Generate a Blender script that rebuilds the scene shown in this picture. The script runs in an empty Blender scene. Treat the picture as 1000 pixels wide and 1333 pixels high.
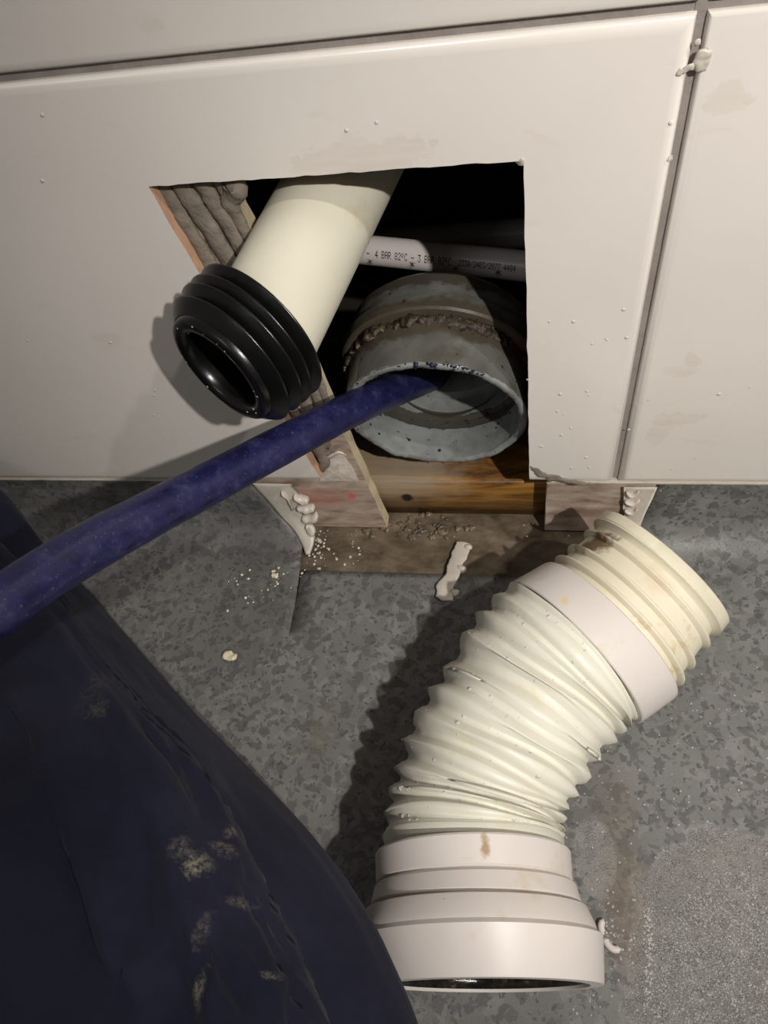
import bpy, bmesh, math, random
import numpy as np
from mathutils import Vector, noise

random.seed(7); rng = np.random.default_rng(7)
scn = bpy.context.scene
COL = scn.collection

# ------------------------------------------------------------------ camera
F = 950.0                                   # focal length in pixels of a 1000 x 1333 frame
YW, HC = 0.35263553, 0.53                   # camera: distance to the tiled wall, height over the floor
R = np.array([[0.9840287718, 0.0131739515, -0.1775213318],
              [0.1145629959, -0.8101501994, 0.5749191025],
              [-0.1362449860, -0.5860743140, -0.7987203530]])
CAM = np.array([0, -YW, HC])
cd = bpy.data.cameras.new('camera'); cam = bpy.data.objects.new('camera', cd); COL.objects.link(cam)
cd.sensor_fit = 'HORIZONTAL'; cd.sensor_width = 36; cd.lens = 36 * F / 1000
cd.clip_start = 0.01
from mathutils import Matrix
m = Matrix([[R[0][0], -R[0][1], -R[0][2]], [R[1][0], -R[1][1], -R[1][2]], [R[2][0], -R[2][1], -R[2][2]]]).to_4x4()
m.translation = Vector(CAM); cam.matrix_world = m
scn.camera = cam

# ------------------------------------------------------------------ world, lamps, exposure
scn.view_settings.view_transform = 'Standard'; scn.view_settings.look = 'None'
scn.view_settings.gamma = 1; scn.view_settings.use_curve_mapping = False
scn.view_settings.exposure = 0.0
w = bpy.data.worlds.new('room_light'); scn.world = w; w.use_nodes = True
w.node_tree.nodes['Background'].inputs[0].default_value = (1.0, 0.93, 0.86, 1)
w.node_tree.nodes['Background'].inputs[1].default_value = 0.13
def spot(name, loc, aim, power, col, radius, angle, blend):
    l = bpy.data.lights.new(name, 'SPOT'); o = bpy.data.objects.new(name, l); COL.objects.link(o)
    l.energy = power; l.color = col; l.shadow_soft_size = radius
    l.spot_size = math.radians(angle); l.spot_blend = blend
    o.location = loc; d = Vector(aim) - Vector(loc)
    o.rotation_euler = d.to_track_quat('-Z', 'Y').to_euler()
    return o
spot('work_lamp', (0.38, -0.66, 0.90), (0.07, -0.03, 0.17), 38.0, (1.0, 0.955, 0.90), 0.010, 58, 1.0)
spot('ceiling_lamp', (1.40, -0.75, 2.30), (0.0, -0.1, 0.1), 70.0, (1.0, 0.94, 0.86), 0.035, 60, 0.6)

fl_ = bpy.data.lights.new('added_fill', 'AREA'); fo = bpy.data.objects.new('added_fill', fl_); COL.objects.link(fo)  # unseen soft fill, added to lift the shadows on the tiles
fl_.shape = 'DISK'; fl_.size = .5; fl_.energy = 2.2; fl_.color = (.96, .97, 1.0); fo.location = (-.75, -1.35, 1.5)
fo.rotation_euler = (Vector((-.2, 0, .2)) - Vector(fo.location)).to_track_quat('-Z', 'Y').to_euler()

# ------------------------------------------------------------------ measuring helpers
def ray(px, py): return R @ np.array([(px - 500) / F, (py - 666.5) / F, 1.0])
def at(px, py, Z): return CAM + ray(px, py) * Z
def on(px, py, axis, val):
    d = ray(px, py); return CAM + d * ((val - CAM[axis]) / d[axis])
def onw(px, py, y=0.0): return on(px, py, 1, y)
def onf(px, py, z=0.0): return on(px, py, 2, z)
def nrm(v): v = np.asarray(v, float); return v / np.linalg.norm(v)
def ring3(cx, cy, a, b, phi, r, sgn_img, away):
    """centre and axis of a real circle of radius r seen as an ellipse"""
    Z = F * r / a; P = at(cx, cy, Z); v = nrm(ray(cx, cy))
    e = R @ np.array([-math.sin(phi), math.cos(phi), 0.0]); e -= v * (e @ v); e = nrm(e)
    q = b / a
    return P, nrm(e * sgn_img * math.sqrt(1 - q * q) + v * away * q)
def frame(ax, ref=(0, 0, 1)):
    ax = nrm(ax); ref = np.array(ref, float)
    if abs(ax @ ref) > 0.95: ref = np.array([1.0, 0, 0])
    u = nrm(np.cross(ref, ax)); return u, np.cross(ax, u)
def fbm(p, sc, oct=3):
    return noise.fractal(Vector((p[0] * sc, p[1] * sc, p[2] * sc)), 1.0, 2.0, oct)

# ------------------------------------------------------------------ materials
def lin(c):
    c = [x / 255 for x in c]
    return tuple((x / 12.92 if x <= 0.04045 else ((x + 0.055) / 1.055) ** 2.4) for x in c) + (1,)
class M:
    def __init__(s, name, rough=0.5, spec=0.5, coat=0.0):
        s.m = bpy.data.materials.new(name); s.m.use_nodes = True; s.t = s.m.node_tree
        s.b = s.t.nodes['Principled BSDF']
        s.b.inputs['Roughness'].default_value = rough
        s.b.inputs['Specular IOR Level'].default_value = spec
        s.b.inputs['Coat Weight'].default_value = coat
        s.geo = s.t.nodes.new('ShaderNodeNewGeometry').outputs['Position']
    def n(s, typ, **k):
        nd = s.t.nodes.new(typ)
        for a, v in k.items(): setattr(nd, a, v)
        return nd
    def l(s, a, b): s.t.links.new(a, b)
    def mapv(s, scale=(1, 1, 1), loc=(0, 0, 0), rot=(0, 0, 0), src=None):
        mp = s.n('ShaderNodeMapping'); mp.inputs['Scale'].default_value = scale
        mp.inputs['Location'].default_value = loc; mp.inputs['Rotation'].default_value = rot
        s.l(src or s.geo, mp.inputs[0]); return mp.outputs[0]
    def noise(s, scale, detail=3, rough=0.5, vec=None, dist=0.0):
        nd = s.n('ShaderNodeTexNoise'); nd.inputs['Scale'].default_value = scale
        nd.inputs['Detail'].default_value = detail; nd.inputs['Roughness'].default_value = rough
        nd.inputs['Distortion'].default_value = dist
        s.l(vec or s.geo, nd.inputs['Vector']); return nd
    def ramp(s, fac, stops, interp='LINEAR'):
        r = s.n('ShaderNodeValToRGB'); r.color_ramp.interpolation = interp
        els = r.color_ramp.elements
        while len(els) < len(stops): els.new(0.5)
        for e, (p, c) in zip(els, stops):
            e.position = p; e.color = c if len(c) == 4 else tuple(c) + (1,)
        s.l(fac, r.inputs[0]); return r.outputs[0]
    def mix(s, fac, a, b, mode='MIX'):
        mx = s.n('ShaderNodeMix', data_type='RGBA', blend_type=mode)
        for i, v in ((0, fac), (6, a), (7, b)):
            if hasattr(v, 'links'): s.l(v, mx.inputs[i])
            else: mx.inputs[i].default_value = v
        return mx.outputs[2]
    def math(s, op, a, b=0.0, c=0.0):
        nd = s.n('ShaderNodeMath', operation=op)
        for i, v in enumerate((a, b, c)):
            if hasattr(v, 'links'): s.l(v, nd.inputs[i])
            else: nd.inputs[i].default_value = v
        return nd.outputs[0]
    def blob(s, c, r, soft=0.5, nscale=60, namp=0.5, scl=(1, 1, 1)):
        """1 inside an irregular patch round world point c"""
        v = s.n('ShaderNodeVectorMath', operation='SUBTRACT'); s.l(s.geo, v.inputs[0]); v.inputs[1].default_value = tuple(c)
        v2 = s.n('ShaderNodeVectorMath', operation='MULTIPLY'); s.l(v.outputs[0], v2.inputs[0]); v2.inputs[1].default_value = scl
        ln = s.n('ShaderNodeVectorMath', operation='LENGTH'); s.l(v2.outputs[0], ln.inputs[0])
        nz = s.noise(nscale, 4, 0.6).outputs[0]
        d = s.math('ADD', s.math('DIVIDE', ln.outputs['Value'], r), s.math('MULTIPLY', s.math('SUBTRACT', nz, 0.5), namp * 2))
        mr = s.n('ShaderNodeMapRange'); s.l(d, mr.inputs[0])
        mr.inputs[1].default_value = 1 - soft; mr.inputs[2].default_value = 1 + soft * 0.3
        mr.inputs[3].default_value = 1; mr.inputs[4].default_value = 0
        return mr.outputs[0]
    def col(s, v):
        if hasattr(v, 'links'): s.l(v, s.b.inputs['Base Color'])
        else: s.b.inputs['Base Color'].default_value = v
    def rough(s, v): s.l(v, s.b.inputs['Roughness'])
    def bump(s, h, strength=0.3, dist=0.001):
        prev = s.b.inputs['Normal'].links[0].from_socket if s.b.inputs['Normal'].links else None
        bp = s.n('ShaderNodeBump'); bp.inputs['Strength'].default_value = strength; bp.inputs['Distance'].default_value = dist
        s.l(h, bp.inputs['Height'])
        if prev: s.l(prev, bp.inputs['Normal'])
        s.l(bp.outputs[0], s.b.inputs['Normal'])

def simple(name, c, rough=0.5, spec=0.5, var=0.12, vs=40, bs=0.0, bsc=200, coat=0):
    k = M(name, rough, spec, coat); base = lin(c)
    d = tuple(x * (1 - var) for x in base[:3]) + (1,)
    k.col(k.mix(k.ramp(k.noise(vs, 4).outputs[0], [(0.3, (0, 0, 0, 1)), (0.7, (1, 1, 1, 1))]), d, base))
    if bs: k.bump(k.noise(bsc, 4).outputs[0], bs)
    return k.m

def mat_tile():
    k = M('glazed_tile', 0.16, 0.5)
    nz = k.noise(6, 4).outputs[0]
    c = k.mix(k.ramp(nz, [(0.35, (0, 0, 0, 1)), (0.65, (1, 1, 1, 1))]), lin((214, 208, 201)), lin((220, 214, 207)))
    # smears of dried plaster wiped over the glaze
    sm = k.noise(22, 5, 0.6, k.mapv((1, 1, 2.2), rot=(0, 0.6, 0))).outputs[0]
    c = k.mix(k.ramp(sm, [(0.62, (0, 0, 0, 1)), (0.70, (.35, .35, .35, 1))]), c, lin((205, 193, 180)))
    for p, r, sc in (((480, 205), 0.02, (0.55, 1, 1.9)), ((886, 484), 0.009, (1, 1, 1.6)), ((900, 470), 0.006, (1, 1, 1)), ((858, 560), 0.010, (1.3, 1, .7)), ((893, 545), .010, (1, 1, 1.6)), ((952, 128), .010, (.9, 1, 1.4))):
        q = onw(*p)
        b = k.blob(q, r, 0.12, 75, 1.3, sc)
        st = k.ramp(k.noise(120, 3, 0.6, k.mapv((0.25, 1, 1.6), rot=(0, 0.25, 0))).outputs[0], [(0.4, (.15, .15, .15, 1)), (0.65, (.42, .42, .42, 1))])
        c = k.mix(k.math('MULTIPLY', b, st), c, lin((198, 186, 172)))
    # fine dark scuffs
    sc = k.noise(150, 2, 0.5, k.mapv((0.35, 1, 1))).outputs[0]
    c = k.mix(k.ramp(sc, [(0.765, (0, 0, 0, 1)), (0.79, (.55, .55, .55, 1))]), c, lin((140, 126, 112)))
    k.col(c)
    k.rough(k.ramp(k.noise(16, 4).outputs[0], [(0.3, (.14,) * 3 + (1,)), (0.75, (.30,) * 3 + (1,))]))
    k.bump(k.noise(9, 2).outputs[0], 0.12, 0.003)
    return k.m

def mat_vinyl():
    k = M('speckled_vinyl', 0.5, 0.5)
    nv = k.noise(90, 3, 0.6)
    dv = k.n('ShaderNodeVectorMath', operation='MULTIPLY_ADD'); k.l(nv.outputs['Color'], dv.inputs[0])
    dv.inputs[1].default_value = (.013, .013, .013); k.l(k.geo, dv.inputs[2])
    base = lin((111, 112, 112))
    c = k.mix(k.ramp(k.noise(14, 4, 0.6).outputs[0], [(0.35, (0, 0, 0, 1)), (0.65, (1, 1, 1, 1))]), lin((101, 101, 99)), lin((118, 117, 115)))
    def flakes(scale, lo, colr, amount, loc=(0, 0, 0), grey=0.0):
        nonlocal c
        vo = k.n('ShaderNodeTexVoronoi', feature='F1'); vo.inputs['Scale'].default_value = scale
        vo.inputs['Randomness'].default_value = 1.0
        k.l(k.mapv(loc=loc, src=dv.outputs[0]), vo.inputs['Vector'])
        sep = k.n('ShaderNodeSeparateColor'); k.l(vo.outputs['Color'], sep.inputs[0])
        msk = k.ramp(sep.outputs[0], [(0, (0, 0, 0, 1)), (1 - lo, (amount,) * 3 + (1,))], 'CONSTANT')
        c = k.mix(msk, c, colr)
    flakes(150, 0.20, lin((130, 129, 126)), 0.5)
    flakes(165, 0.17, lin((79, 80, 80)), 0.7, (.3, .2, .1))
    flakes(240, 0.15, lin((87, 87, 86)), 0.7, (.7, .1, .5))
    flakes(420, 0.06, lin((70, 73, 76)), 0.8, (.1, .9, .5))
    flakes(330, 0.05, lin((98, 92, 86)), 0.7, (.4, .9, .2))
    # grime and rusty stains, then two broad darker grey patches
    for p, r, colr, a, s in (((812, 1180), .030, (112, 96, 78), .55, (1.9, .8, 1)), ((800, 1060), .03, (100, 92, 76), .35, (1.8, .7, 1)),
                          ((415, 960), .02, (104, 96, 80), .35, (1.6, .7, 1)), ((340, 700), .05, (64, 64, 62), .55, (1, 1.3, 1)), ((330, 790), .05, (70, 68, 62), .3, (1, 1, 1))):
        b = k.blob(onf(*p), r, 0.6, 45, 0.5, s)
        c = k.mix(k.math('MULTIPLY', b, a), c, lin(colr))
    # wet froth patch in the lower right
    fr = k.blob(onf(985, 1290), .075, 0.08, 60, 0.28, (1, .85, 1))
    fr2 = k.blob(onf(775, 1115), .02, 0.1, 60, 0.3, (1.5, .8, 1))
    froth = k.math('MAXIMUM', fr, k.math('MULTIPLY', fr2, .5))
    bub = k.noise(900, 3, 0.7).outputs[0]
    c = k.mix(k.math('MULTIPLY', froth, k.ramp(bub, [(0.4, (.12,) * 3 + (1,)), (0.62, (.62,) * 3 + (1,))])), c, lin((166, 163, 158)))
    c = k.mix(k.math('MULTIPLY', froth, k.ramp(k.noise(1500, 2, .6).outputs[0], [(.60, (0, 0, 0, 1)), (.66, (.8,) * 3 + (1,))])), c, lin((214, 208, 200)))
    k.col(c)
    wet = k.ramp(k.noise(11, 4, 0.6).outputs[0], [(0.42, (.62,) * 3 + (1,)), (0.7, (.45,) * 3 + (1,))])
    k.rough(k.mix(froth, wet, (.12, .12, .12, 1)))
    k.bump(k.noise(420, 3, 0.6).outputs[0], 0.25, 0.0006)
    k.bump(k.ramp(k.noise(1100, 2, 0.5).outputs[0], [(.55, (0, 0, 0, 1)), (.7, (1, 1, 1, 1))]), 0.35, 0.0006)
    bs = k.n('ShaderNodeBump'); bs.inputs['Distance'].default_value = .0012
    k.l(froth, bs.inputs['Strength']); k.l(bub, bs.inputs['Height'])
    k.l(k.b.inputs['Normal'].links[0].from_socket, bs.inputs['Normal']); k.l(bs.outputs[0], k.b.inputs['Normal'])
    return k.m

def mat_wood():
    k = M('amber_timber', 0.42, 0.5)
    g = k.noise(60, 5, 0.65, k.mapv((0.16, 1, 1.6)), 1.2).outputs[0]
    c = k.ramp(g, [(0.3, lin((64, 42, 18))), (0.45, lin((126, 86, 36))), (0.6, lin((164, 118, 56))), (0.76, lin((196, 162, 112)))])
    d = k.blob(onf(500, 606, .043), .06, 0.5, 60, 0.5, (.8, 1, 1.5))
    c = k.mix(k.math('MULTIPLY', d, .75), c, lin((146, 134, 116)))
    d = k.blob(onw(530, 648, .03), .006, 0.4, 200, 0.3)
    c = k.mix(d, c, lin((34, 22, 12)))
    k.col(c); k.bump(g, 0.5, .001); return k.m

def mat_screed():
    k = M('wet_screed', 0.3, 0.5)
    g = k.noise(55, 5, 0.65, k.mapv((0.6, 1, 1))).outputs[0]
    c = k.ramp(g, [(0.3, lin((62, 54, 44))), (0.5, lin((98, 87, 73))), (0.66, lin((122, 108, 92))), (0.78, lin((156, 145, 130)))])
    k.col(c); k.rough(k.ramp(k.noise(30, 3).outputs[0], [(.35, (.15,) * 3 + (1,)), (.65, (.5,) * 3 + (1,))]))
    k.bump(k.noise(160, 5, .6).outputs[0], 0.6, .0015); return k.m

def mat_board():
    k = M('stained_wall_board', 0.55, 0.4)
    g = k.noise(70, 5, 0.65, k.mapv((0.45, 1, 1.5))).outputs[0]
    c = k.ramp(g, [(0.3, lin((120, 100, 88))), (0.5, lin((166, 148, 134))), (0.7, lin((190, 176, 162)))])
    p = k.blob(onw(410, 648, .012), .024, 0.6, 60, 0.5, (.6, 1, 1.6))
    c = k.mix(k.math('MULTIPLY', p, .6), c, lin((164, 104, 92)))
    p = k.blob(onw(458, 646, .012), .0045, 0.6, 200, 0.3)
    c = k.mix(k.math('MULTIPLY', p, .8), c, lin((206, 84, 72)))
    p = k.blob(onw(765, 668, .012), .02, 0.5, 70, 0.6, (.6, 1, 2.2))
    c = k.mix(k.math('MULTIPLY', p, .6), c, lin((116, 88, 66)))
    k.col(c); k.bump(g, .3); return k.m

def mat_grey_pvc(name, c1, c2, dirt, bands):
    k = M(name, 0.4, 0.45)
    c = k.mix(k.ramp(k.noise(35, 4).outputs[0], [(.35, (0, 0, 0, 1)), (.65, (1, 1, 1, 1))]), lin(c1), lin(c2))
    d = k.noise(48, 5, .65).outputs[0]
    c = k.mix(k.ramp(d, [(.5, (0, 0, 0, 1)), (.66, (dirt,) * 3 + (1,))]), c, lin((78, 72, 62)))
    dt = k.n('ShaderNodeVectorMath', operation='DOT_PRODUCT'); sb = k.n('ShaderNodeVectorMath', operation='SUBTRACT')
    k.l(k.geo, sb.inputs[0]); sb.inputs[1].default_value = tuple(SP); k.l(sb.outputs[0], dt.inputs[0]); dt.inputs[1].default_value = tuple(SA_)
    for pos, wd, colr, thr in bands:
        m_ = k.math('SUBTRACT', 1.0, k.math('DIVIDE', k.math('ABSOLUTE', k.math('SUBTRACT', dt.outputs['Value'], pos)), wd))
        nz = k.noise(75, 5, .65).outputs[0]
        c = k.mix(k.ramp(k.math('ADD', m_, nz), [(thr, (0, 0, 0, 1)), (min(1, thr + .22), (.85,) * 3 + (1,))]), c, lin(colr))
    sp = k.noise(190, 3, 0.55).outputs[0]
    c = k.mix(k.ramp(sp, [(.68, (0, 0, 0, 1)), (.71, (.85,) * 3 + (1,))]), c, lin((36, 34, 36)))
    k.col(c); k.bump(sp, .25); return k.m
SP, SA_ = ring3(566, 545, 119, 62, math.radians(6), .0665, -1, 1)

def mat_grime(name='brown_grime'):
    k = M(name, 0.5, 0.5)
    g = k.noise(260, 4, .7).outputs[0]
    k.col(k.ramp(g, [(.38, lin((28, 23, 18))), (.54, lin((62, 52, 40))), (.65, lin((92, 80, 64))), (.72, lin((196, 186, 168)))]))
    k.bump(g, .8, .0015); return k.m

def mat_navy_hose():
    k = M('navy_rubber_hose', 0.42, 0.4)
    g = k.noise(75, 5, .7, k.mapv((1, 1, 1))).outputs[0]
    c = k.ramp(g, [(.35, lin((23, 24, 58))), (.55, lin((33, 34, 76))), (.75, lin((62, 63, 88)))])
    sp = k.noise(700, 2, .5).outputs[0]
    c = k.mix(k.ramp(sp, [(.66, (0, 0, 0, 1)), (.72, (.35,) * 3 + (1,))]), c, lin((110, 110, 130)))
    k.col(c); k.bump(k.noise(320, 4, .6).outputs[0], .3, .0006)
    k.rough(k.ramp(g, [(.4, (.3,) * 3 + (1,)), (.7, (.6,) * 3 + (1,))])); return k.m

def mat_trousers():
    k = M('navy_work_cloth', 0.95, 0.08)
    g = k.noise(9, 4, .6).outputs[0]
    c = k.ramp(g, [(.35, lin((27, 28, 42))), (.6, lin((37, 38, 54)))])
    for p, r, a, s in (((250, 1130), .0045, .85, (1.0, 1, 1)), ((262, 1122), .006, .6, (1, 1, 1)), ((292, 1105), .006, .5, (1, 1.4, 1)), ((300, 1082), .005, .6, (1.6, 1, 1)), ((235, 1105), .006, .35, (1, 1, 1)), ((258, 1290), .007, .7, (2.4, 1, 1)),
                       ((318, 1176), .008, .5, (1, 3.5, 1)), ((350, 1270), .006, .6, (1, 4.5, 1)), ((125, 890), .02, .14, (2, 1, 1)), ((265, 1210), .009, .4, (3.5, 1, 1)), ((130, 925), .006, .3, (1, 1, 1))):
        b = k.blob(leg_hit(*p), r, .7, 260, .8, s)
        c = k.mix(k.math('MULTIPLY', k.math('MULTIPLY', b, a * .65), k.ramp(k.noise(420, 4, .7).outputs[0], [(.42, (.08,) * 3 + (1,)), (.62, (1,) * 3 + (1,))])), c, lin((156, 150, 128)))
    k.col(c)
    tw = k.n('ShaderNodeTexWave'); tw.inputs['Scale'].default_value = 420; k.l(k.mapv(rot=(0, 0, .8)), tw.inputs['Vector'])
    k.bump(tw.outputs['Fac'], .12, .0004); k.bump(k.noise(30, 4, .55).outputs[0], .5, .004)
    k.b.inputs['Sheen Weight'].default_value = .04
    return k.m

def mat_plastic(name, c1, c2, stain, amt, rough=.3, ss=38, spec_=.35):
    k = M(name, rough + .08, spec_)
    c = k.mix(k.ramp(k.noise(16, 3).outputs[0], [(.35, (0, 0, 0, 1)), (.65, (1, 1, 1, 1))]), lin(c1), lin(c2))
    d = k.noise(ss, 5, .68).outputs[0]
    c = k.mix(k.ramp(d, [(.60, (0, 0, 0, 1)), (.74, (amt,) * 3 + (1,))]), c, lin(stain))
    sp = k.noise(230, 2, .5).outputs[0]
    c = k.mix(k.ramp(sp, [(.80, (0, 0, 0, 1)), (.82, (.7,) * 3 + (1,))]), c, lin((90, 78, 60)))
    k.col(c); k.bump(k.noise(60, 3).outputs[0], .08)
    return k

TILE = mat_tile(); VINYL = mat_vinyl(); WOOD = mat_wood(); SCREED = mat_screed(); BOARD = mat_board()
GREY = mat_grey_pvc('grey_soil_pipe_outside', (82, 82, 78), (104, 104, 99), .8, [(.036, .02, (70, 62, 50), .80), (.075, .02, (62, 56, 46), .85)])
LINING = mat_grey_pvc('grey_soil_pipe_inside', (110, 114, 112), (132, 136, 134), .4, [(.034, .012, (52, 46, 38), .92), (.022, .016, (96, 90, 78), 1.02)])
RIMM = mat_grey_pvc('cut_grey_rim', (112, 116, 115), (142, 146, 144), .5, [])
GRIME = mat_grime(); HOSE = mat_navy_hose()
BISCUIT = simple('orange_tile_biscuit', (198, 160, 132), .8, .2, .2, 150, .4, 300)
GROUT = simple('grey_grout', (150, 142, 136), .8, .2, .25, 60, .4, 500)
ADHESIVE = simple('grey_tile_adhesive', (134, 124, 112), .85, .2, .3, 110, .8, 420)
BOARDEDGE = simple('cream_board_core', (206, 192, 160), .85, .2, .22, 90, .6, 380)
SEALANT = simple('pale_grey_sealant', (196, 188, 176), .4, .5, .12, 90, .3, 260)
FOIL = simple('torn_white_backing', (214, 204, 192), .45, .5, .3, 160, .6, 330)
CRUMB = simple('cream_crumb', (224, 216, 188), .4, .5, .1, 90, .4, 260)
BLACK = simple('black_rubber', (14, 14, 14), .28, .5, .3, 60, .15, 200)
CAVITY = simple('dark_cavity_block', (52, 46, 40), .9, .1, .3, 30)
PRINTPIPE = simple('white_water_pipe', (208, 200, 196), .35, .5, .05, 30)
INK = simple('black_print', (30, 27, 26), .7, .2, .1)
k_ = mat_plastic('ivory_waste_pipe', (206, 202, 184), (212, 208, 191), (190, 172, 128), .35, .3, 30); IVORY = k_.m
k_ = mat_plastic('white_collar_plastic', (204, 197, 192), (211, 204, 198), (190, 170, 126), .45, .32, 42)
def stain(k, p, Z_or_z, r, colr, a, s=(1, 1, 1), ns=260):
    b = k.blob(onf(p[0], p[1], Z_or_z), r, .5, ns, .9, s)
    src = k.b.inputs['Base Color'].links[0].from_socket
    k.col(k.mix(k.math('MULTIPLY', b, a), src, lin(colr)))
stain(k_, (632, 1100), .112, .0045, (150, 116, 66), .8, (1.6, .6, 1)); stain(k_, (591, 1217), .118, .005, (190, 160, 100), .7, (1.5, .8, 1))
stain(k_, (735, 784), .119, .0046, (206, 190, 140), .95, (1, 1, 1), 60); stain(k_, (546, 1178), .116, .0012, (80, 66, 60), 1, (1, 1, 1), 60)
COLLAR = k_.m
kb = mat_plastic('pale_bellows_plastic', (210, 207, 193), (219, 216, 202), (198, 188, 140), .5, .33, 30)
_a = kb.n('ShaderNodeAttribute', attribute_name='along'); _n = kb.n('ShaderNodeTexNoise', noise_dimensions='4D'); _n.inputs['Scale'].default_value = 1.0; _n.inputs['Detail'].default_value = 2
kb.l(kb.mapv((8, 8, 8)), _n.inputs['Vector']); kb.l(kb.math('MULTIPLY', _a.outputs['Fac'], .55), _n.inputs['W']); kb.bump(_n.outputs[0], .3, .0010)
BELLOWS = kb.m
k_ = mat_plastic('yellowed_seal_plastic', (212, 205, 182), (222, 215, 195), (184, 156, 98), .85, .36, 30)
stain(k_, (775, 705), .10, .013, (96, 70, 44), .95, (.8, 1, 1), 160); stain(k_, (850, 760), .10, .014, (190, 156, 120), .3, (1, 1, 1), 120); stain(k_, (925, 830), .05, .012, (190, 160, 80), .8)
YELLOWED = k_.m
WATER = M('water', .02, .5); _w = WATER; _t = _w.n('ShaderNodeBsdfTransparent'); _g = _w.n('ShaderNodeBsdfGlossy'); _g.inputs['Roughness'].default_value = .14
_t.inputs[0].default_value = (.97, .98, .97, 1)
_f = _w.n('ShaderNodeFresnel'); _f.inputs[0].default_value = 1.33; _x = _w.n('ShaderNodeMixShader')
_w.l(_f.outputs[0], _x.inputs[0]); _w.l(_t.outputs[0], _x.inputs[1]); _w.l(_g.outputs[0], _x.inputs[2]); _d = _w.n('ShaderNodeBsdfDiffuse'); _d.inputs[0].default_value = (.9, .9, .88, 1); _y = _w.n('ShaderNodeMixShader'); _y.inputs[0].default_value = .38
_w.l(_x.outputs[0], _y.inputs[1]); _w.l(_d.outputs[0], _y.inputs[2]); _w.l(_y.outputs[0], _w.t.nodes['Material Output'].inputs[0]); WATER = _w.m

# ------------------------------------------------------------------ object helpers
def put(name, V, Fc, mat, parent=None, smooth=True, origin=None, mats=None, mi=None):
    V = np.asarray(V, float)
    org = np.array(origin if origin is not None else (0, 0, 0), float)
    if parent is not None:
        p = parent; org = np.zeros(3)
        while p is not None: org = org + np.array(p.location); p = p.parent
    me = bpy.data.meshes.new(name); me.from_pydata((V - org).tolist(), [], [list(map(int, f)) for f in Fc]); me.update()
    for mm in (mats or [mat]): me.materials.append(mm)
    if mi is not None: me.polygons.foreach_set('material_index', np.array(mi, dtype=np.int32))
    me.polygons.foreach_set('use_smooth', [smooth] * len(me.polygons))
    o = bpy.data.objects.new(name, me); COL.objects.link(o)
    if parent is not None: o.parent = parent
    else: o.location = org
    bm = bmesh.new(); bm.from_mesh(me); bmesh.ops.recalc_face_normals(bm, faces=bm.faces); bm.to_mesh(me); bm.free()
    return o
def empty(name, loc):
    o = bpy.data.objects.new(name, None); COL.objects.link(o); o.location = tuple(map(float, loc)); o.empty_display_size = .02; return o
def tag(o, label=None, cat=None, group=None, kind=None):
    for k, v in (('label', label), ('category', cat), ('group', group), ('kind', kind)):
        if v: o[k] = v
    return o
def autosmooth(o, deg=35):
    bm = bmesh.new(); bm.from_mesh(o.data)
    for e in bm.edges:
        if len(e.link_faces) == 2 and e.calc_face_angle(0) > math.radians(deg): e.smooth = False
    bm.to_mesh(o.data); bm.free(); return o
class G:
    """a growing mesh"""
    def __init__(s): s.V = []; s.F = []
    def add(s, V, Fc):
        b = len(s.V); s.V += [tuple(v) for v in V]; s.F += [tuple(i + b for i in f) for f in Fc]
    def loft(s, rings, close=True, cap0=False, cap1=False):
        n = len(rings[0]); V = [p for r in rings for p in r]; Fc = []
        for i in range(len(rings) - 1):
            for j in range(n if close else n - 1):
                j2 = (j + 1) % n; Fc.append((i * n + j, i * n + j2, (i + 1) * n + j2, (i + 1) * n + j))
        if cap0: Fc.append(tuple(range(n))[::-1])
        if cap1: Fc.append(tuple((len(rings) - 1) * n + j for j in range(n)))
        s.add(V, Fc)
def circle(c, u, v, r, n=64, wob=None):
    c = np.asarray(c)
    return [c + (u * math.cos(a) + v * math.sin(a)) * (r + (wob(a) if wob else 0)) for a in np.linspace(0, 2 * math.pi, n, endpoint=False)]
def lathe(P, ax, prof, n=96, wob=None):
    """prof: (distance along axis, radius)"""
    ax = nrm(ax); u, v = frame(ax)
    return [circle(np.asarray(P) + ax * t, u, v, r, n, (lambda a, t=t: wob(a, t)) if wob else None) for t, r in prof]
def spline(pts, n):
    pts = [np.asarray(p, float) for p in pts]; pts = [2 * pts[0] - pts[1]] + pts + [2 * pts[-1] - pts[-2]]
    out = []
    for i in range(1, len(pts) - 2):
        for t in np.linspace(0, 1, n, endpoint=False):
            a, b, c, d = pts[i - 1:i + 3]
            out.append(.5 * ((2 * b) + (c - a) * t + (2 * a - 5 * b + 4 * c - d) * t * t + (3 * b - 3 * c + d - a) * t ** 3))
    out.append(pts[-2]); return out
def tube(pts, rad, n=32, caps=True, wobble=0):
    g = G(); rings = []; u = None
    for i, p in enumerate(pts):
        d = nrm(np.asarray(pts[min(i + 1, len(pts) - 1)]) - np.asarray(pts[max(i - 1, 0)]))
        if u is None: u, v = frame(d)
        else: u = nrm(u - d * (u @ d)); v = np.cross(d, u)
        r = rad[i] if hasattr(rad, '__len__') else rad
        rings.append([p + (u * math.cos(a) + v * math.sin(a)) * (r * (1 + wobble * fbm(p + u * math.cos(a) * .1, 40))) for a in np.linspace(0, 2 * math.pi, n, endpoint=False)])
    g.loft(rings, True, caps, caps); return g
def drop_mesh(g, c, nn, r, flat=.6):
    u, v = frame(nn); nn = nrm(nn); rings = []
    for k in range(3):
        a = k * math.pi / 6; rings.append([c + (u * math.cos(b) + v * math.sin(b)) * r * math.cos(a) + nn * r * flat * math.sin(a) for b in np.linspace(0, 2 * math.pi, 8, endpoint=False)])
    g.loft(rings, True, False, True)

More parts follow.
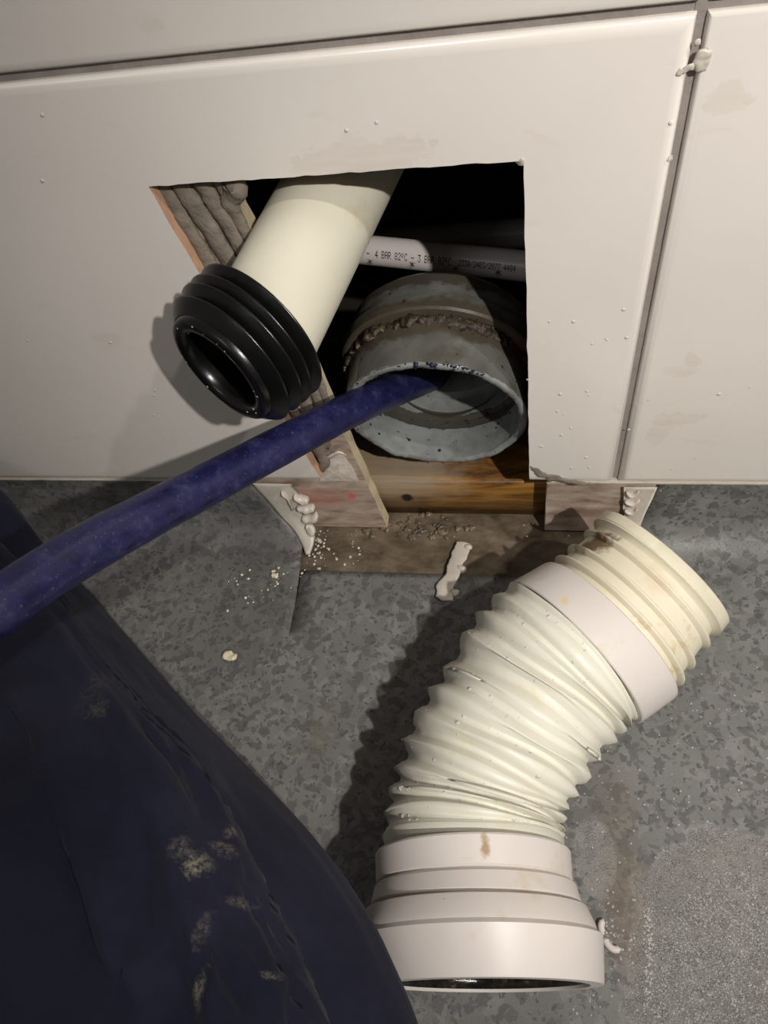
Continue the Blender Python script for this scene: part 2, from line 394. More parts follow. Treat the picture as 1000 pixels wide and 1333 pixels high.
# ================================================================== SETTING
# ---- tiled wall
TT = .0095                                   # tile thickness
def poly_tile(name, pts, flags, parent):
    pts = [np.array(p, float) for p in pts]; n = len(pts); b = .0062
    off = [b if f == 'o' else 0 for f in flags]     # flag of edge i -> i+1 ; outline counter-clockwise in (x, z)
    def line(i):
        a, c = pts[i], pts[(i + 1) % n]; d = (c - a) / np.linalg.norm(c - a); nn = np.array([-d[1], d[0]])
        return a + nn * off[i], d
    ins = []
    for i in range(n):
        a, d = line(i - 1); c, e = line(i)
        M2 = np.array([d, -e]).T
        if abs(np.linalg.det(M2)) < 1e-3: ins.append(c.copy())
        else: ins.append(a + d * np.linalg.solve(M2, c - a)[0])
    rings = []; ks = [0, .25, .5, .75, 1.0]
    for t in ks:
        a = t * math.pi / 2; rings.append([(1 - math.sin(a)) * ins[i] + math.sin(a) * pts[i] for i in range(n)])
    ys = [.0042 * (1 - math.cos(t * math.pi / 2)) for t in ks] + [TT]
    rings.append(rings[-1])
    V = [(p[0], y, p[1]) for r, y in zip(rings, ys) for p in r]
    Fc = [tuple(range(n))]; mi = [0]
    for k in range(len(rings) - 1):
        for i in range(n):
            j = (i + 1) % n; Fc.append((k * n + i, (k + 1) * n + i, (k + 1) * n + j, k * n + j)); mi.append(1 if flags[i] == 'c' and k > 0 else 0)
    Fc.append(tuple((len(rings) - 1) * n + i for i in range(n))[::-1]); mi.append(1)
    me = bpy.data.meshes.new(name); me.from_pydata(V, [], Fc); me.update(); me.materials.append(TILE); me.materials.append(BISCUIT)
    me.polygons.foreach_set('material_index', mi)
    bm = bmesh.new(); bm.from_mesh(me)
    bmesh.ops.triangulate(bm, faces=[f for f in bm.faces if len(f.verts) > 4]); bmesh.ops.recalc_face_normals(bm, faces=bm.faces)
    for f in bm.faces: f.smooth = True
    for e in bm.edges:
        if len(e.link_faces) == 2 and e.calc_face_angle(0) > .7: e.smooth = False
    bm.to_mesh(me); bm.free()
    o = bpy.data.objects.new(name, me); COL.objects.link(o); o.parent = parent; return o
def rough_edge(a, b, n, amp):
    a = np.array(a); b = np.array(b); d = b - a; nn = np.array([-d[1], d[0]]) / np.linalg.norm(d); out = [a]
    for i in range(1, n): out.append(a + d * i / n + nn * random.uniform(-amp, amp))
    return out
xz = lambda p: np.array([p[0], p[2]])
hTL, hTR, hBR, hBL = xz(onw(193, 243)), xz(onw(682, 209)), xz(onw(690, 627)), xz(onw(417, 623))
zb = .0815; hBR[1] = zb; hBL[1] = zb
JX, JZ, GW = .0735, .3945, .0021             # joint centre x, z and half width
W_BOARD = onw(307, 259, .012), onw(502, 681, .012)
bxL0, bxL1 = xz(W_BOARD[0]), xz(W_BOARD[1])
s_ = (bxL1[0] - bxL0[0]) / (bxL1[1] - bxL0[1])
bl = lambda z: bxL0[0] + (z - bxL0[1]) * s_
BRX = onw(710, 670, .012)[0]
BY0, BY1 = .012, .0245
out = [(-1.1, 0.0), (bl(0), 0.0)]
for z in np.linspace(0, .352, 26)[1:]: out.append((bl(z) + random.uniform(-.0008, .0008), z))
out += [(BRX, .352)]
for z in np.linspace(.352, 0, 20)[1:]: out.append((BRX + random.uniform(-.0007, .0007), z))
out += [(1.1, 0), (1.1, 1.3), (-1.1, 1.3)]
n = len(out)
V = [(p[0], BY0, p[1]) for p in out] + [(p[0], BY1, p[1]) for p in out]
Fc = [tuple(range(n)), tuple(range(n, 2 * n))[::-1]] + [(i, n + i, n + (i + 1) % n, (i + 1) % n) for i in range(n)]
wall = put('wall_back', V, Fc, BOARD, smooth=False, mats=[BOARD, BOARDEDGE], mi=[0, 1] + [1] * n)
bm = bmesh.new(); bm.from_mesh(wall.data); bmesh.ops.triangulate(bm, faces=[f for f in bm.faces if len(f.verts) > 4]); bm.to_mesh(wall.data); bm.free()
tag(wall, kind='structure')
cut = rough_edge(hBL, hTL, 26, .0006) + rough_edge(hTL, hTR, 34, .0004) + rough_edge(hTR, hBR, 30, .0004)
ztop = JZ - GW
outline = [(JX - .6 - GW, zb)] + cut + [hBR, (JX - GW, zb), (JX - GW, ztop), (JX - .6 - GW, ztop)]
flags = ['o'] + ['c'] * len(cut) + ['o'] * 4
poly_tile('tile', outline, flags, wall)
def rect_tile(x0, x1, z0, z1): return poly_tile('tile', [(x0, z0), (x1, z0), (x1, z1), (x0, z1)], ['o'] * 4, wall)
rect_tile(JX + GW, JX + .6, zb, ztop)
rect_tile(JX - 1.1, JX - .6 - 3 * GW, zb, ztop)
for x0, x1 in ((JX - .6 - GW, JX - GW), (JX + GW, JX + .6), (JX - 1.1, JX - .6 - 3 * GW)):
    rect_tile(x0, x1, JZ + GW, JZ + .312); rect_tile(x0, x1, JZ + .317, JZ + .62)
# grout: strips recessed between the tiles
g = G()
def strip(x0, x1, z0, z1, y=.0050, amp=.0003):
    nx = max(2, int((x1 - x0) / .01)); nz = max(2, int((z1 - z0) / .01))
    V = []; Fc = []
    for i in range(nx + 1):
        for j in range(nz + 1):
            x = x0 + (x1 - x0) * i / nx; z = z0 + (z1 - z0) * j / nz
            V.append((x, y + amp * fbm((x, 0, z), 90), z))
    for i in range(nx):
        for j in range(nz):
            a = i * (nz + 1) + j; Fc.append((a, a + nz + 1, a + nz + 2, a + 1))
    g.add(V, Fc)
strip(JX - GW - .001, JX + GW + .001, zb + .001, 1.0)
strip(JX - 1.1, JX + .6, JZ - GW - .001, JZ + GW + .001, .0052)
put('grout', g.V, g.F, GROUT, wall)
# filler plug squeezed out of the joint under the crossing
def lump(name, path, rad, mat, parent=None, amp=.4, sc=120, flat=1.0, n=20, origin=None, sub=6, nrm_=None):
    pts = spline(path, sub); k = len(pts) - 1; u_ = None; rings = []
    N = nrm(nrm_ if nrm_ is not None else (0, 0, 1))
    rr = np.interp(np.linspace(0, 1, k + 1), np.linspace(0, 1, len(rad)), rad)
    for i, p in enumerate(pts):
        d = nrm(pts[min(i + 1, k)] - pts[max(i - 1, 0)]); s = nrm(np.cross(N, d))
        e = min(1, math.sqrt(max(0.0, 1 - (1 - min(i, k - i) / 1.5) ** 2)) if min(i, k - i) < 1.5 else 1); e = max(e, .12)
        ring = []
        for a in np.linspace(0, 2 * math.pi, n, endpoint=False):
            q = p + s * math.cos(a) * rr[i] * e + N * math.sin(a) * rr[i] * flat * e
            ring.append(q + (s * math.cos(a) + N * math.sin(a) * flat) * rr[i] * amp * fbm(q, sc))
        rings.append(ring)
    g = G(); g.loft(rings, True, True, True)
    return put(name, g.V, g.F, mat, parent, origin=origin)
lump('filler_lump', [onw(920, 62, .001), onw(915, 78, .001), onw(911, 94, .001)], [.0028, .0034, .0030], SEALANT, wall, .6, 330, .45, nrm_=(0, -1, 0))
lump('filler_lump', [onw(880, 98, 0), onw(893, 90, 0), onw(905, 86, 0)], [.0008, .0016, .0014], SEALANT, wall, 1.1, 420, .3, nrm_=(0, -1, 0))
lump('filler_lump', [onw(905, 60, 0), onw(912, 50, 0)], [.001, .0012, .0008], SEALANT, wall, .8, 500, .6, nrm_=(0, -1, 0))
lump('filler_lump', [onw(671, 211, .002), onw(683, 209, -.0002)], [.002, .0022], SEALANT, wall, .6, 500, .5, nrm_=(0, -1, 0))
# grey mortar smeared round the chipped lower corner of the tile
lump('mortar_smear', [onw(691, 606, .0004), onw(705, 618, .0003), onw(725, 623, .0002), onw(752, 629, .0006), onw(775, 630, .001)], [.0022, .0038, .0036, .0026, .0012], ADHESIVE, wall, .7, 260, .35, nrm_=(0, -1, 0))
# notched adhesive ribs on the board beside the tile's cut edge
ribs = [((207, 236), (268, 335), (345, 470), (415, 590), .0050), ((231, 232), (297, 335), (365, 455), (428, 585), .0056),
        ((258, 230), (315, 322), (385, 455), (436, 570), .0050), ((284, 228), (318, 300), (392, 440), (440, 560), .0040)]
for i, (a, b, c, d, r) in enumerate(ribs):
    path = [onw(*a, BY0 - .0012), onw(*b, BY0 - .0012), onw(*c, BY0 - .0012), onw(*d, BY0 - .0012)]
    lump('adhesive_rib', path, [r * 1.05, r, r * .9, r * .7], ADHESIVE, wall, .22, 150, .62, 16, sub=22, nrm_=(0, -1, 0))
lump('adhesive_rib', [onw(294, 236, .010), onw(308, 243, .009), onw(300, 262, .010), onw(310, 280, .010)], [.005, .0075, .006, .003], ADHESIVE, wall, .5, 130, .6, 16, nrm_=(0, -1, 0))
lump('adhesive_rib', [onw(404, 540, .009), onw(413, 575, .009), onw(421, 603, .009), onw(413, 618, .010)], [.006, .006, .005, .002], ADHESIVE, wall, .5, 130, .6, 16, nrm_=(0, -1, 0))
# torn whitish backing by the foot of the board
q = [onw(*p, BY0 - .0012) for p in ((424, 600), (445, 590), (452, 600), (460, 612), (467, 627), (440, 626), (416, 626), (420, 614))]
c_ = sum(q) / len(q); V = [tuple(p) for p in q] + [tuple(p + np.array([0, .0011, 0])) for p in q] + [tuple(c_ + np.array([0, -.0012, 0]))]
put('torn_backing', V, [(i, (i + 1) % 8, 16) for i in range(8)] + [(i, 8 + i, 8 + (i + 1) % 8, (i + 1) % 8) for i in range(8)], FOIL, wall, smooth=False)
lump('torn_backing', [onw(424, 597, .009), onw(441, 589, .008), onw(452, 594, .009)], [.0012, .0014, .0008], FOIL, wall, .5, 300, .5, nrm_=(0, -1, 0))

# thin pale capping line between the tile foot and the floor covering
def trim(name, xa, xb):
    g = G(); rings = []
    for x in np.linspace(xa, xb, 90):
        w_ = .0003 * fbm((x, 0, 0), 60); z = zb - .0008
        rings.append([(x, .0005 + w_, z), (x, .0008 + w_, z - .0016 + w_), (x, .0062, z - .0018), (x, .0062, z)])
    g.loft(rings, True, True, True); return tag(put(name, g.V, g.F, SEALANT, smooth=False), kind='structure')
trim('trim_1', -1.0, onw(332, 628)[0]); trim('trim_2', onw(712, 629)[0], JX + .6)

# ---- dark cavity behind the board
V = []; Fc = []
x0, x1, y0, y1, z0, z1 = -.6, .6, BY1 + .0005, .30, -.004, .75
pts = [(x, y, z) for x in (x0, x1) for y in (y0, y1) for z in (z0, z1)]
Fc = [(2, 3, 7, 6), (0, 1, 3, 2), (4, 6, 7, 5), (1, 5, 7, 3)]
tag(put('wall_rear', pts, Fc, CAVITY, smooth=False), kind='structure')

# ---- subfloor and vinyl floor, coved up the wall
sub = []
g = G(); nx, ny = 130, 30; V = []
for i in range(nx + 1):
    for j in range(ny + 1):
        x = -.6 + 1.2 * i / nx; y = -.08 + .40 * j / ny
        V.append((x, y, -.0036 + .0010 * fbm((x, y, 0), 60) + .0006 * fbm((x, y, 3), 220)))
g.add(V, [(i * (ny + 1) + j, (i + 1) * (ny + 1) + j, (i + 1) * (ny + 1) + j + 1, i * (ny + 1) + j + 1) for i in range(nx) for j in range(ny)])
CR = .030; YF = .0085; ZT = zb - .0022       # cove radius, upstand plane, upstand top
def prof(s):
    """s: <0 flat floor (distance before the cove), then the cove, then the upstand"""
    y0 = YF - CR; arc = CR * math.pi / 2
    if s <= 0: return (y0 + s, 0.0)
    if s < arc: a = s / CR; return (y0 + CR * math.sin(a), CR * (1 - math.cos(a)))
    return (YF, CR + s - arc)
ST = CR * math.pi / 2 + (ZT - CR)
def inv(px, py):
    """(x, s) on the covering for a measured point"""
    best = None
    for s in np.linspace(-.12, ST, 1400):
        y, z = prof(s); d = ray(px, py); t = (z - CAM[2]) / d[2] if s < CR else (y - CAM[1]) / d[1]
        p = CAM + d * t; e = abs(p[1] - y) if s < CR else abs(p[2] - z)
        if best is None or e < best[0]: best = (e, p[0], s)
    return best[1], best[2]
Lc = [inv(*p) for p in ((375, 830), (384, 788), (391, 742), (393, 708), (384, 692), (366, 673), (346, 650), (331, 629))]
Rc = [inv(*p) for p in ((800, 754), (825, 700), (836, 675), (848, 652), (858, 634))]
sc_l, sc_r = Lc[2][1], inv(700, 752)[1]
sC = .5 * (sc_l + sc_r)
Ls = np.array([p[1] for p in Lc]); Lx = np.array([p[0] for p in Lc]); o_ = np.argsort(Ls); Ls, Lx = Ls[o_], Lx[o_]
Rs = np.array([p[1] for p in Rc]); Rx = np.array([p[0] for p in Rc]); o_ = np.argsort(Rs); Rs, Rx = Rs[o_], Rx[o_]
Rs[0] = min(Rs[0], sC)
s0 = Ls[0]; sfar = -1.6
gv = G(); XM, XP = -1.2, 1.2
lx = lambda s: float(np.interp(s, Ls, Lx)); rx = lambda s: float(np.interp(s, Rs, Rx))
def lf(x, s):                                # the cut corner has curled up a little
    d = max(0, 1 - abs(x - lx(s)) / .05); t = max(0, min(1, (s - s0) / (sC - s0 + 1e-6))); return .0022 * d * d * t if s < .004 else 0
gap = lambda s: .0012 * min(1, max(0, (s - s0) / (sC - s0)))
srows = [sfar, -.6, -.3] + list(np.linspace(s0 - .05, s0, 4)) + list(np.linspace(s0, sC, 12))[1:] + list(np.linspace(sC, 0, 6))[1:] + list(np.linspace(0, ST, 40))[1:]
def row(s, kind):
    y, z = prof(s); l = lx(s); r = rx(s); X = []
    if kind == 'L': X = [XM, -.6] + list(np.linspace(l - .05, l, 8))
    elif kind == 'M': X = list(np.linspace(l + gap(s), r, 14))
    else: X = [r] + list(np.linspace(r, .3, 8))[1:] + [XP]
    return [(x, y, z + (lf(x, s) if kind == 'L' else 0)) for x in X]
def strip_rows(rows_, kind):
    R_ = [row(s, kind) for s in rows_]; n_ = len(R_[0]); V = [p for r in R_ for p in r]
    gv.add(V, [(i * n_ + j, i * n_ + j + 1, (i + 1) * n_ + j + 1, (i + 1) * n_ + j) for i in range(len(R_) - 1) for j in range(n_ - 1)])
strip_rows(srows, 'L'); strip_rows(srows, 'R'); strip_rows([s for s in srows if s <= sC + 1e-9], 'M')
floor = put('floor', gv.V, gv.F, VINYL, smooth=True)
bm = bmesh.new(); bm.from_mesh(floor.data); bmesh.ops.remove_doubles(bm, verts=bm.verts, dist=1e-5)
bm.normal_update()
bmesh.ops.reverse_faces(bm, faces=[f for f in bm.faces if f.normal.z - f.normal.y < 0])
bm.to_mesh(floor.data); bm.free()
sm = floor.modifiers.new('thickness', 'SOLIDIFY'); sm.thickness = .0024; sm.offset = -1
tag(floor, kind='structure')
put('screed', g.V, g.F, SCREED, floor)
# little mounds and a washer-like ring pressed into the screed
gg = G()
for i in range(46):
    p = onf(random.gauss(540, 28), random.gauss(685, 9), -.0025); r = random.uniform(.0012, .004)
    rings = [circle(p + np.array([0, 0, h * r]), np.array([1.0, 0, 0]), np.array([0, 1.0, 0]), r * q, 9, lambda a: r * .3 * math.sin(3 * a + i)) for h, q in ((-.3, 1.1), (.2, 1), (.5, .6))]
    gg.loft(rings, True, False, True)
tag(put('mortar_crumbs', gg.V, gg.F, SCREED, floor), kind='stuff')
gg = G(); gg.loft(lathe(onf(577, 691, -.003), (0, 0, 1), [(0, .0052), (.0022, .0050), (.0026, .0040), (.0022, .0032), (.0008, .0024), (.0012, .0001)], 28), True)
put('screw_hole', gg.V, gg.F, SCREED, floor)

# ================================================================== THINGS
# ---- timber plate behind the board
x0, x1, y0, y1, z0, z1 = -.45, .40, .030, .118, -.0025, .043
g = G(); rings = []
for x in np.linspace(x0, x1, 80):
    r = []
    for (y, z) in ((y0, z0), (y0, z1 - .002), (y0 + .002, z1), (y0 + .03, z1), (y0 + .06, z1), (y1 - .002, z1), (y1, z1 - .002), (y1, z0)):
        r.append((x, y + .0006 * fbm((x, y, z), 70), z + (.0008 * fbm((x, y, z + 5), 60) if z > .01 else 0)))
    rings.append(r)
g.loft(rings, True, True, True)
tag(put('sole_plate', g.V, g.F, WOOD, origin=(0, .07, z0)), 'amber brown timber plate lying inside the wall hole under the grey soil pipe', 'timber')

# ---- grey soil pipe
P, AX = ring3(566, 545, 119, 62, math.radians(6), .0665, -1, 1)
print('soil pipe', P, AX)
root = tag(empty('soil_pipe', P), 'grey plastic soil pipe socket with a broken dirty rim inside the wall hole', 'pipe')
RO, RI = .0665, .0612
def chip(a, t): return -.0011 * max(0, fbm((math.cos(a) * .06, math.sin(a) * .06, 1), 90)) if abs(t) < .002 else 0
prof_o = [(0, RI + .0008), (0, RO - .0012), (.0012, RO), (.035, RO + .0006), (.0385, RO + .0008), (.0395, RO + .0060), (.041, RO + .0074), (.050, RO + .0076), (.053, RO + .0070), (.0535, RO + .0045),
          (.072, RO + .0035), (.078, RO - .0015), (.080, RO - .006), (.081, RO - .020)]
g = G(); rr = lathe(P, AX, prof_o, 120)
u, v = frame(AX)
for i, ring in enumerate(rr[:2]):
    for j in range(len(ring)):
        a = 2 * math.pi * j / 120; ring[j] = ring[j] + AX * (.0016 * fbm((math.cos(a) * .05, math.sin(a) * .05, 1), 60))
el = [P + AX * t - np.array([0, 0, d]) for t, d in ((.060, .012), (.075, .016), (.088, .028), (.100, .048), (.106, .075))]
eb = tube(spline(el, 8), RO - .0135, 64, False)
g.loft(rr, True); g.add(eb.V, eb.F)
autosmooth(put('pipe_barrel', g.V, g.F, GREY, root))
prof_i = [(0.0003, RI + .0008), (.003, RI), (.028, RI - .0004), (.030, RI + .002), (.037, RI + .002), (.039, RI - .001), (.056, RI - .0012), (.058, RI - .009), (.064, RI - .0105), (.078, RI - .0105)]
g = G(); rr = lathe(P, AX, prof_i, 120)
for j in range(120):
    a = 2 * math.pi * j / 120; rr[0][j] = rr[0][j] + AX * (.0016 * fbm((math.cos(a) * .05, math.sin(a) * .05, 1), 60))
g.loft(rr, True, False, True)
autosmooth(put('pipe_lining', g.V, g.F, LINING, root))
g = G(); rimr = []
for t, r in ((.0012, RO + .0001), (-.0002, RO - .0006), (-.0006, RO - .002), (-.0004, RI + .0012), (.0012, RI - .0002)):
    ring = lathe(P, AX, [(t, r)], 160)[0]
    for j in range(160):
        a = 2 * math.pi * j / 160; q = (math.cos(a) * .05, math.sin(a) * .05, 1)
        ring[j] = ring[j] + AX * (.0016 * fbm(q, 60) + .0007 * fbm(q, 420)) + (u * math.cos(a) + v * math.sin(a)) * .0005 * fbm(q, 300)
    rimr.append(ring)
g.loft(rimr, True); put('cut_rim', g.V, g.F, RIMM, root)
# crust of grime in the groove, torn blue-black bits on the rim
g = G(); rings = []
amax = 300
for j in range(amax):
    a = 2 * math.pi * j / amax; rr_ = []
    for k in range(8):
        b = 2 * math.pi * k / 8; t = .0355 + math.cos(b) * .0052; r = RO - .0002 + .0022 * fbm((math.cos(a) * .1, math.sin(a) * .1, 4), 30) + math.sin(b) * .0026
        q = P + AX * t + (u * math.cos(a) + v * math.sin(a)) * r
        q = q + (u * math.cos(a) + v * math.sin(a)) * (.0036 * fbm(q, 240, 4) + .0035 * max(0, -(u * math.cos(a) + v * math.sin(a))[0] - .35)) + AX * .005 * fbm(q + 3, 190, 4)
        rr_.append(q)
    rings.append(rr_)
rings.append(rings[0]); g.loft(rings, True)
put('grime_crust', g.V, g.F, GRIME, root)
BITS = simple('blue_black_shavings', (30, 32, 58), .5, .4, .4, 300, .5, 500)
g = G()
for k in range(130):
    if k < 80: a = random.uniform(0, 2 * math.pi); s_i = random.uniform(.0003, .0009)
    else: a = None; s_i = random.uniform(.0006, .0018)
    if a is None:
        px, py = random.choice([(538, 478), (570, 481), (600, 489), (585, 484), (610, 493), (625, 498)]); px += random.gauss(0, 6); py += random.gauss(0, 1.5)
        q = on_rim = None
        best = min(range(360), key=lambda d: np.linalg.norm(np.cross(nrm(ray(px, py)), (P + (u * math.cos(math.radians(d)) + v * math.sin(math.radians(d))) * RO) - CAM)))
        a = math.radians(best)
    q = P + (u * math.cos(a) + v * math.sin(a)) * (RO - random.uniform(-.0005, .004)) - AX * random.uniform(-.001, .0005)
    drop_mesh(g, q, -AX + rng.normal(0, .4, 3), s_i, .7)
tag(put('rim_shavings', g.V, g.F, BITS, root), kind='stuff')
# residue patches inside the socket
g = G()
for k in range(40):
    a = random.uniform(0, 2 * math.pi); t = random.uniform(.006, .05)
    q = P + AX * t + (u * math.cos(a) + v * math.sin(a)) * (RI - .0006); drop_mesh(g, q, -(u * math.cos(a) + v * math.sin(a)), random.uniform(.0005, .0016), .3)
tag(put('residue_spots', g.V, g.F, BITS, root), kind='stuff')
SOIL_P, SOIL_AX = P, AX

# ---- white printed water pipe and the darker one behind it
def water_pipe(a, b, r, label):
    a, b = np.array(a), np.array(b); d = nrm(b - a); mid = (a + b) / 2
    root = tag(empty('water_pipe', mid), label, 'pipe')
    g = tube([a + (b - a) * t for t in np.linspace(0, 1, 12)], r, 48); autosmooth(put('pipe_wall', g.V, g.F, PRINTPIPE, root), 50)
    return root, d
A1, B1 = at(486, 326.5, .572), at(684, 346.5, .540)
d_ = nrm(B1 - A1)
wp, d_ = water_pipe(A1 - d_ * .16, B1 + d_ * .24, .0112, 'white water pipe with black printed lettering above the grey soil pipe')
A2, B2 = at(500, 317, .66), at(684, 303, .63); d2 = nrm(B2 - A2)
water_pipe(A2 - d2 * .10, B2 + d2 * .22, .0125, 'plain shadowed water pipe deep in the hole behind the printed one')
GL = {'0': '01110100011001110101110011000101110', '1': '00100011000010000100001000010001110', '2': '01110100010000100010001000100011111', '3': '11111000100010000010000011000101110',
      '4': '00010001100101010010111110001000010', '7': '11111000010001000100010000100001000', '8': '01110100011000101110100011000101110', '9': '01110100011000101111000010001001100',
      'A': '01110100011000111111100011000110001', 'B': '11110100011000111110100011000111110', 'R': '11110100011000111110101001001010001', 'C': '01110100011000010000100001000101110',
      '-': '00000000000000011111000000000000000', '/': '00000000010001000100010001000000000', '\u00b0': '01100100101001001100000000000000000'}
def wrap_text(txt, start_px, cw, ch):
    """printed dots wrapped on the water pipe, starting at a measured point"""
    r = .0112 + .00006
    nd = nrm(-(nrm(ray(*start_px)) - d_ * (nrm(ray(*start_px)) @ d_))); side = -np.cross(d_, nd)
    if side[2] < 0: side = -side
    best = None
    for t in np.linspace(-.05, .25, 601):
        for th in np.linspace(-1.2, 1.2, 49):
            q = A1 + d_ * t + (nd * math.cos(th) + side * math.sin(th)) * r
            w_ = R.T @ (q - CAM); e = math.hypot(w_[0] / w_[2] * F + 500 - start_px[0], w_[1] / w_[2] * F + 666.5 - start_px[1])
            if best is None or e < best[0]: best = (e, t, th)
    _, t, th = best; V = []; Fs = []
    def pt(x, y): a = th + y / r; return A1 + d_ * (t + x) + (nd * math.cos(a) + side * math.sin(a)) * r
    for k, c in enumerate(txt):
        for i, bit in enumerate(GL.get(c, '')):
            if bit == '1':
                x = (k * 6 + i % 5) * cw; y = (3 - i // 5) * ch; b = len(V)
                V += [pt(x, y), pt(x + cw * 1.05, y), pt(x + cw * 1.05, y + ch * 1.05), pt(x, y + ch * 1.05)]; Fs.append((b, b + 1, b + 2, b + 3))
    return V, Fs
g = G()
for txt, px, cw, ch in (('-', (477, 330.5), .00044, .00078), ('4 BAR 82\u00b0C - 3 BAR 92\u00b0C', (488, 331.5), .00044, .00078), ('2330/2403/2877 4484', (597, 342.5), .00038, .00064)):
    V, Fs = wrap_text(txt, px, cw, ch); g.add(V, Fs)
for px in ((482, 340), (537, 344), (593, 350), (648, 355)):
    for k in range(3):
        V, Fs = wrap_text('-', px, .0001, .0001)
        c0 = V[0]; vd = nrm(c0 - CAM); e1 = nrm(d_); e2 = nrm(np.cross(e1, vd)); a = k * math.pi / 3 + .5
        dd = e1 * math.cos(a) + e2 * math.sin(a); pp = np.cross(dd, vd)
        q = c0 - vd * .0012; L = .0026; w2 = .00022
        g.add([q - dd * L - pp * w2, q + dd * L - pp * w2, q + dd * L + pp * w2, q - dd * L + pp * w2], [(0, 1, 2, 3)])
put('lettering', g.V, g.F, INK, wp, smooth=False)

# ---- ivory waste pipe with its black finned seal
PB, PT = at(355, 408, .404), at(431, 261, .434); dp = nrm(PT - PB)
print('waste', PB, PT, dp)
SE, SAX = ring3(284, 484, 74, 29, math.radians(47.2), .0300, 1, -1)
SA, SAX = ring3(335, 438, 103, 42, math.radians(47.2), .0430, 1, -1)
print('seal', SE, SA, SAX)
root = tag(empty('waste_pipe', PB), 'ivory waste pipe with black finned rubber end poking out of the wall hole', 'pipe')
g = G(); pts = [PB - dp * .022 + dp * t for t in np.linspace(0, .40, 40)]
g = tube(pts, .0308, 96, False); autosmooth(put('pipe_body', g.V, g.F, IVORY, root))
g = tube(pts, .0280, 64, False); put('pipe_bore', g.V, g.F, IVORY, root)
# seal: axis SAX points out towards the open end
seal = empty('finned_seal', (0, 0, 0)); seal.parent = root
def fin(name, c, r, lean=.006, th=.0011, inner=.034):
    g = G(); pr = [(-.0005, inner), (lean * .35, (inner + r) / 2), (lean - th * .2, r - .0006), (lean + th * .4, r), (lean + th, r - .0006), (lean * .35 + th * 1.8, (inner + r) / 2), (.002 + th * 2, inner)]
    pr = [(-t, q) for t, q in pr]
    rings = lathe(c, SAX, pr, 110, lambda a, t: .0004 * math.sin(3 * a + r * 900)); rings.append(rings[0]); g.loft(rings, True)
    return put(name, g.V, g.F, BLACK, seal)
def along(px, py, r, a): return at(px, py, F * r / a)
FA, FB, FC_, FD = SA, SA + SAX * .0085, SA + SAX * .0155, SA + SAX * .0235
def slide(px, py):                           # point of the seal's axis seen nearest to px, py
    v_ = ray(px, py); best = min(np.linspace(-.02, .08, 800), key=lambda t: np.linalg.norm(np.cross(nrm(v_), SA + SAX * t - CAM))); return best
tA, tB, tC, tD, tE = 0, slide(322, 451), slide(311, 461), slide(299, 473), slide(284, 485)
print('fins', tB, tC, tD, tE)
g = G(); pr = [(-.004, .0305), (-.004, .0350), (tC, .0345), (tD, .0345), (tD + .003, .0338), (tE - .004, .0335), (tE - .001, .0330), (tE, .0315), (tE + .0004, .0290), (tE, .0262), (tE - .002, .0245), (tE - .006, .0240), (tC, .0245), (-.004, .0280), (-.004, .0305)]
g.loft(lathe(SA, SAX, pr, 110), True); autosmooth(put('sleeve', g.V, g.F, BLACK, seal), 50)
fin('fin', SA + SAX * (tA + .004), .0432); fin('fin', SA + SAX * (tB + .004), .0430); fin('fin', SA + SAX * (tC + .004), .0426); fin('fin', SA + SAX * (tD + .004), .0412, .005)
g = G(); us, vs = frame(SAX)
for k in range(16):
    a = random.uniform(0, 6.28); q = SA + SAX * random.uniform(0, tE - .006) + (us * math.cos(a) + vs * math.sin(a)) * .0352; drop_mesh(g, q, us * math.cos(a) + vs * math.sin(a), random.uniform(.0006, .0011))
for k in range(14):
    a = random.uniform(0, 6.28); q = SA + SAX * (tE + .0003) + (us * math.cos(a) + vs * math.sin(a)) * random.uniform(.0255, .031); drop_mesh(g, q, SAX, random.uniform(.0003, .0008))
tag(put('water_droplets', g.V, g.F, WATER, seal), kind='stuff')

# ---- navy hose
hp = [(-420, 1010, .235), (-260, 930, .25), (-110, 862, .275), (0, 788, .302), (100, 722, .335), (200, 667, .372), (300, 615, .415), (400, 562, .46), (470, 527, .505), (520, 506, .548), (560, 491, .60), (600, 476, .645)]
pts = [at(*p) for p in hp]

off = [np.array([-.62, -.30, .15]), np.array([-.70, -.42, .012])]
pts = off[::-1][:1] + [off[0]] + pts
pts = spline(pts, 12)
g = tube(pts, .0119, 40, True, .02)
tag(put('drain_hose', g.V, g.F, HOSE, origin=pts[len(pts) // 2]), 'scuffed navy blue hose running from the left into the grey soil pipe', 'hose')

# ---- flexible pan connector on the floor
ZC = .056
def LR(L, Rr, z=ZC): return on(L[0], L[1], 2, z), on(Rr[0], Rr[1], 2, z)
def ringv(c, h, r, n=88, wob=None, zmin=0.0006, tilt=0.0, ad=(0, 0, 0)):
    """upright circle about c across horizontal direction h"""
    out = []
    for a in np.linspace(0, 2 * math.pi, n, endpoint=False):
        q = r + (wob(a) if wob else 0); p = c + h * math.cos(a) * q + (np.array([0, 0, 1.0]) * math.cos(tilt) - np.array(ad) * math.sin(tilt)) * math.sin(a) * q
        if p[2] < zmin: p[2] = zmin
        out.append(p)
    return out
def cr(L, Rr, z=ZC):
    a, b = LR(L, Rr, z); c = (a + b) / 2; h = nrm(b - a); r = np.linalg.norm(b - a) / 2; return c, h, r
proot = tag(empty('pan_connector', onf(650, 950)), 'dirty white flexible pan connector with bellows lying on the floor', 'pipe connector')
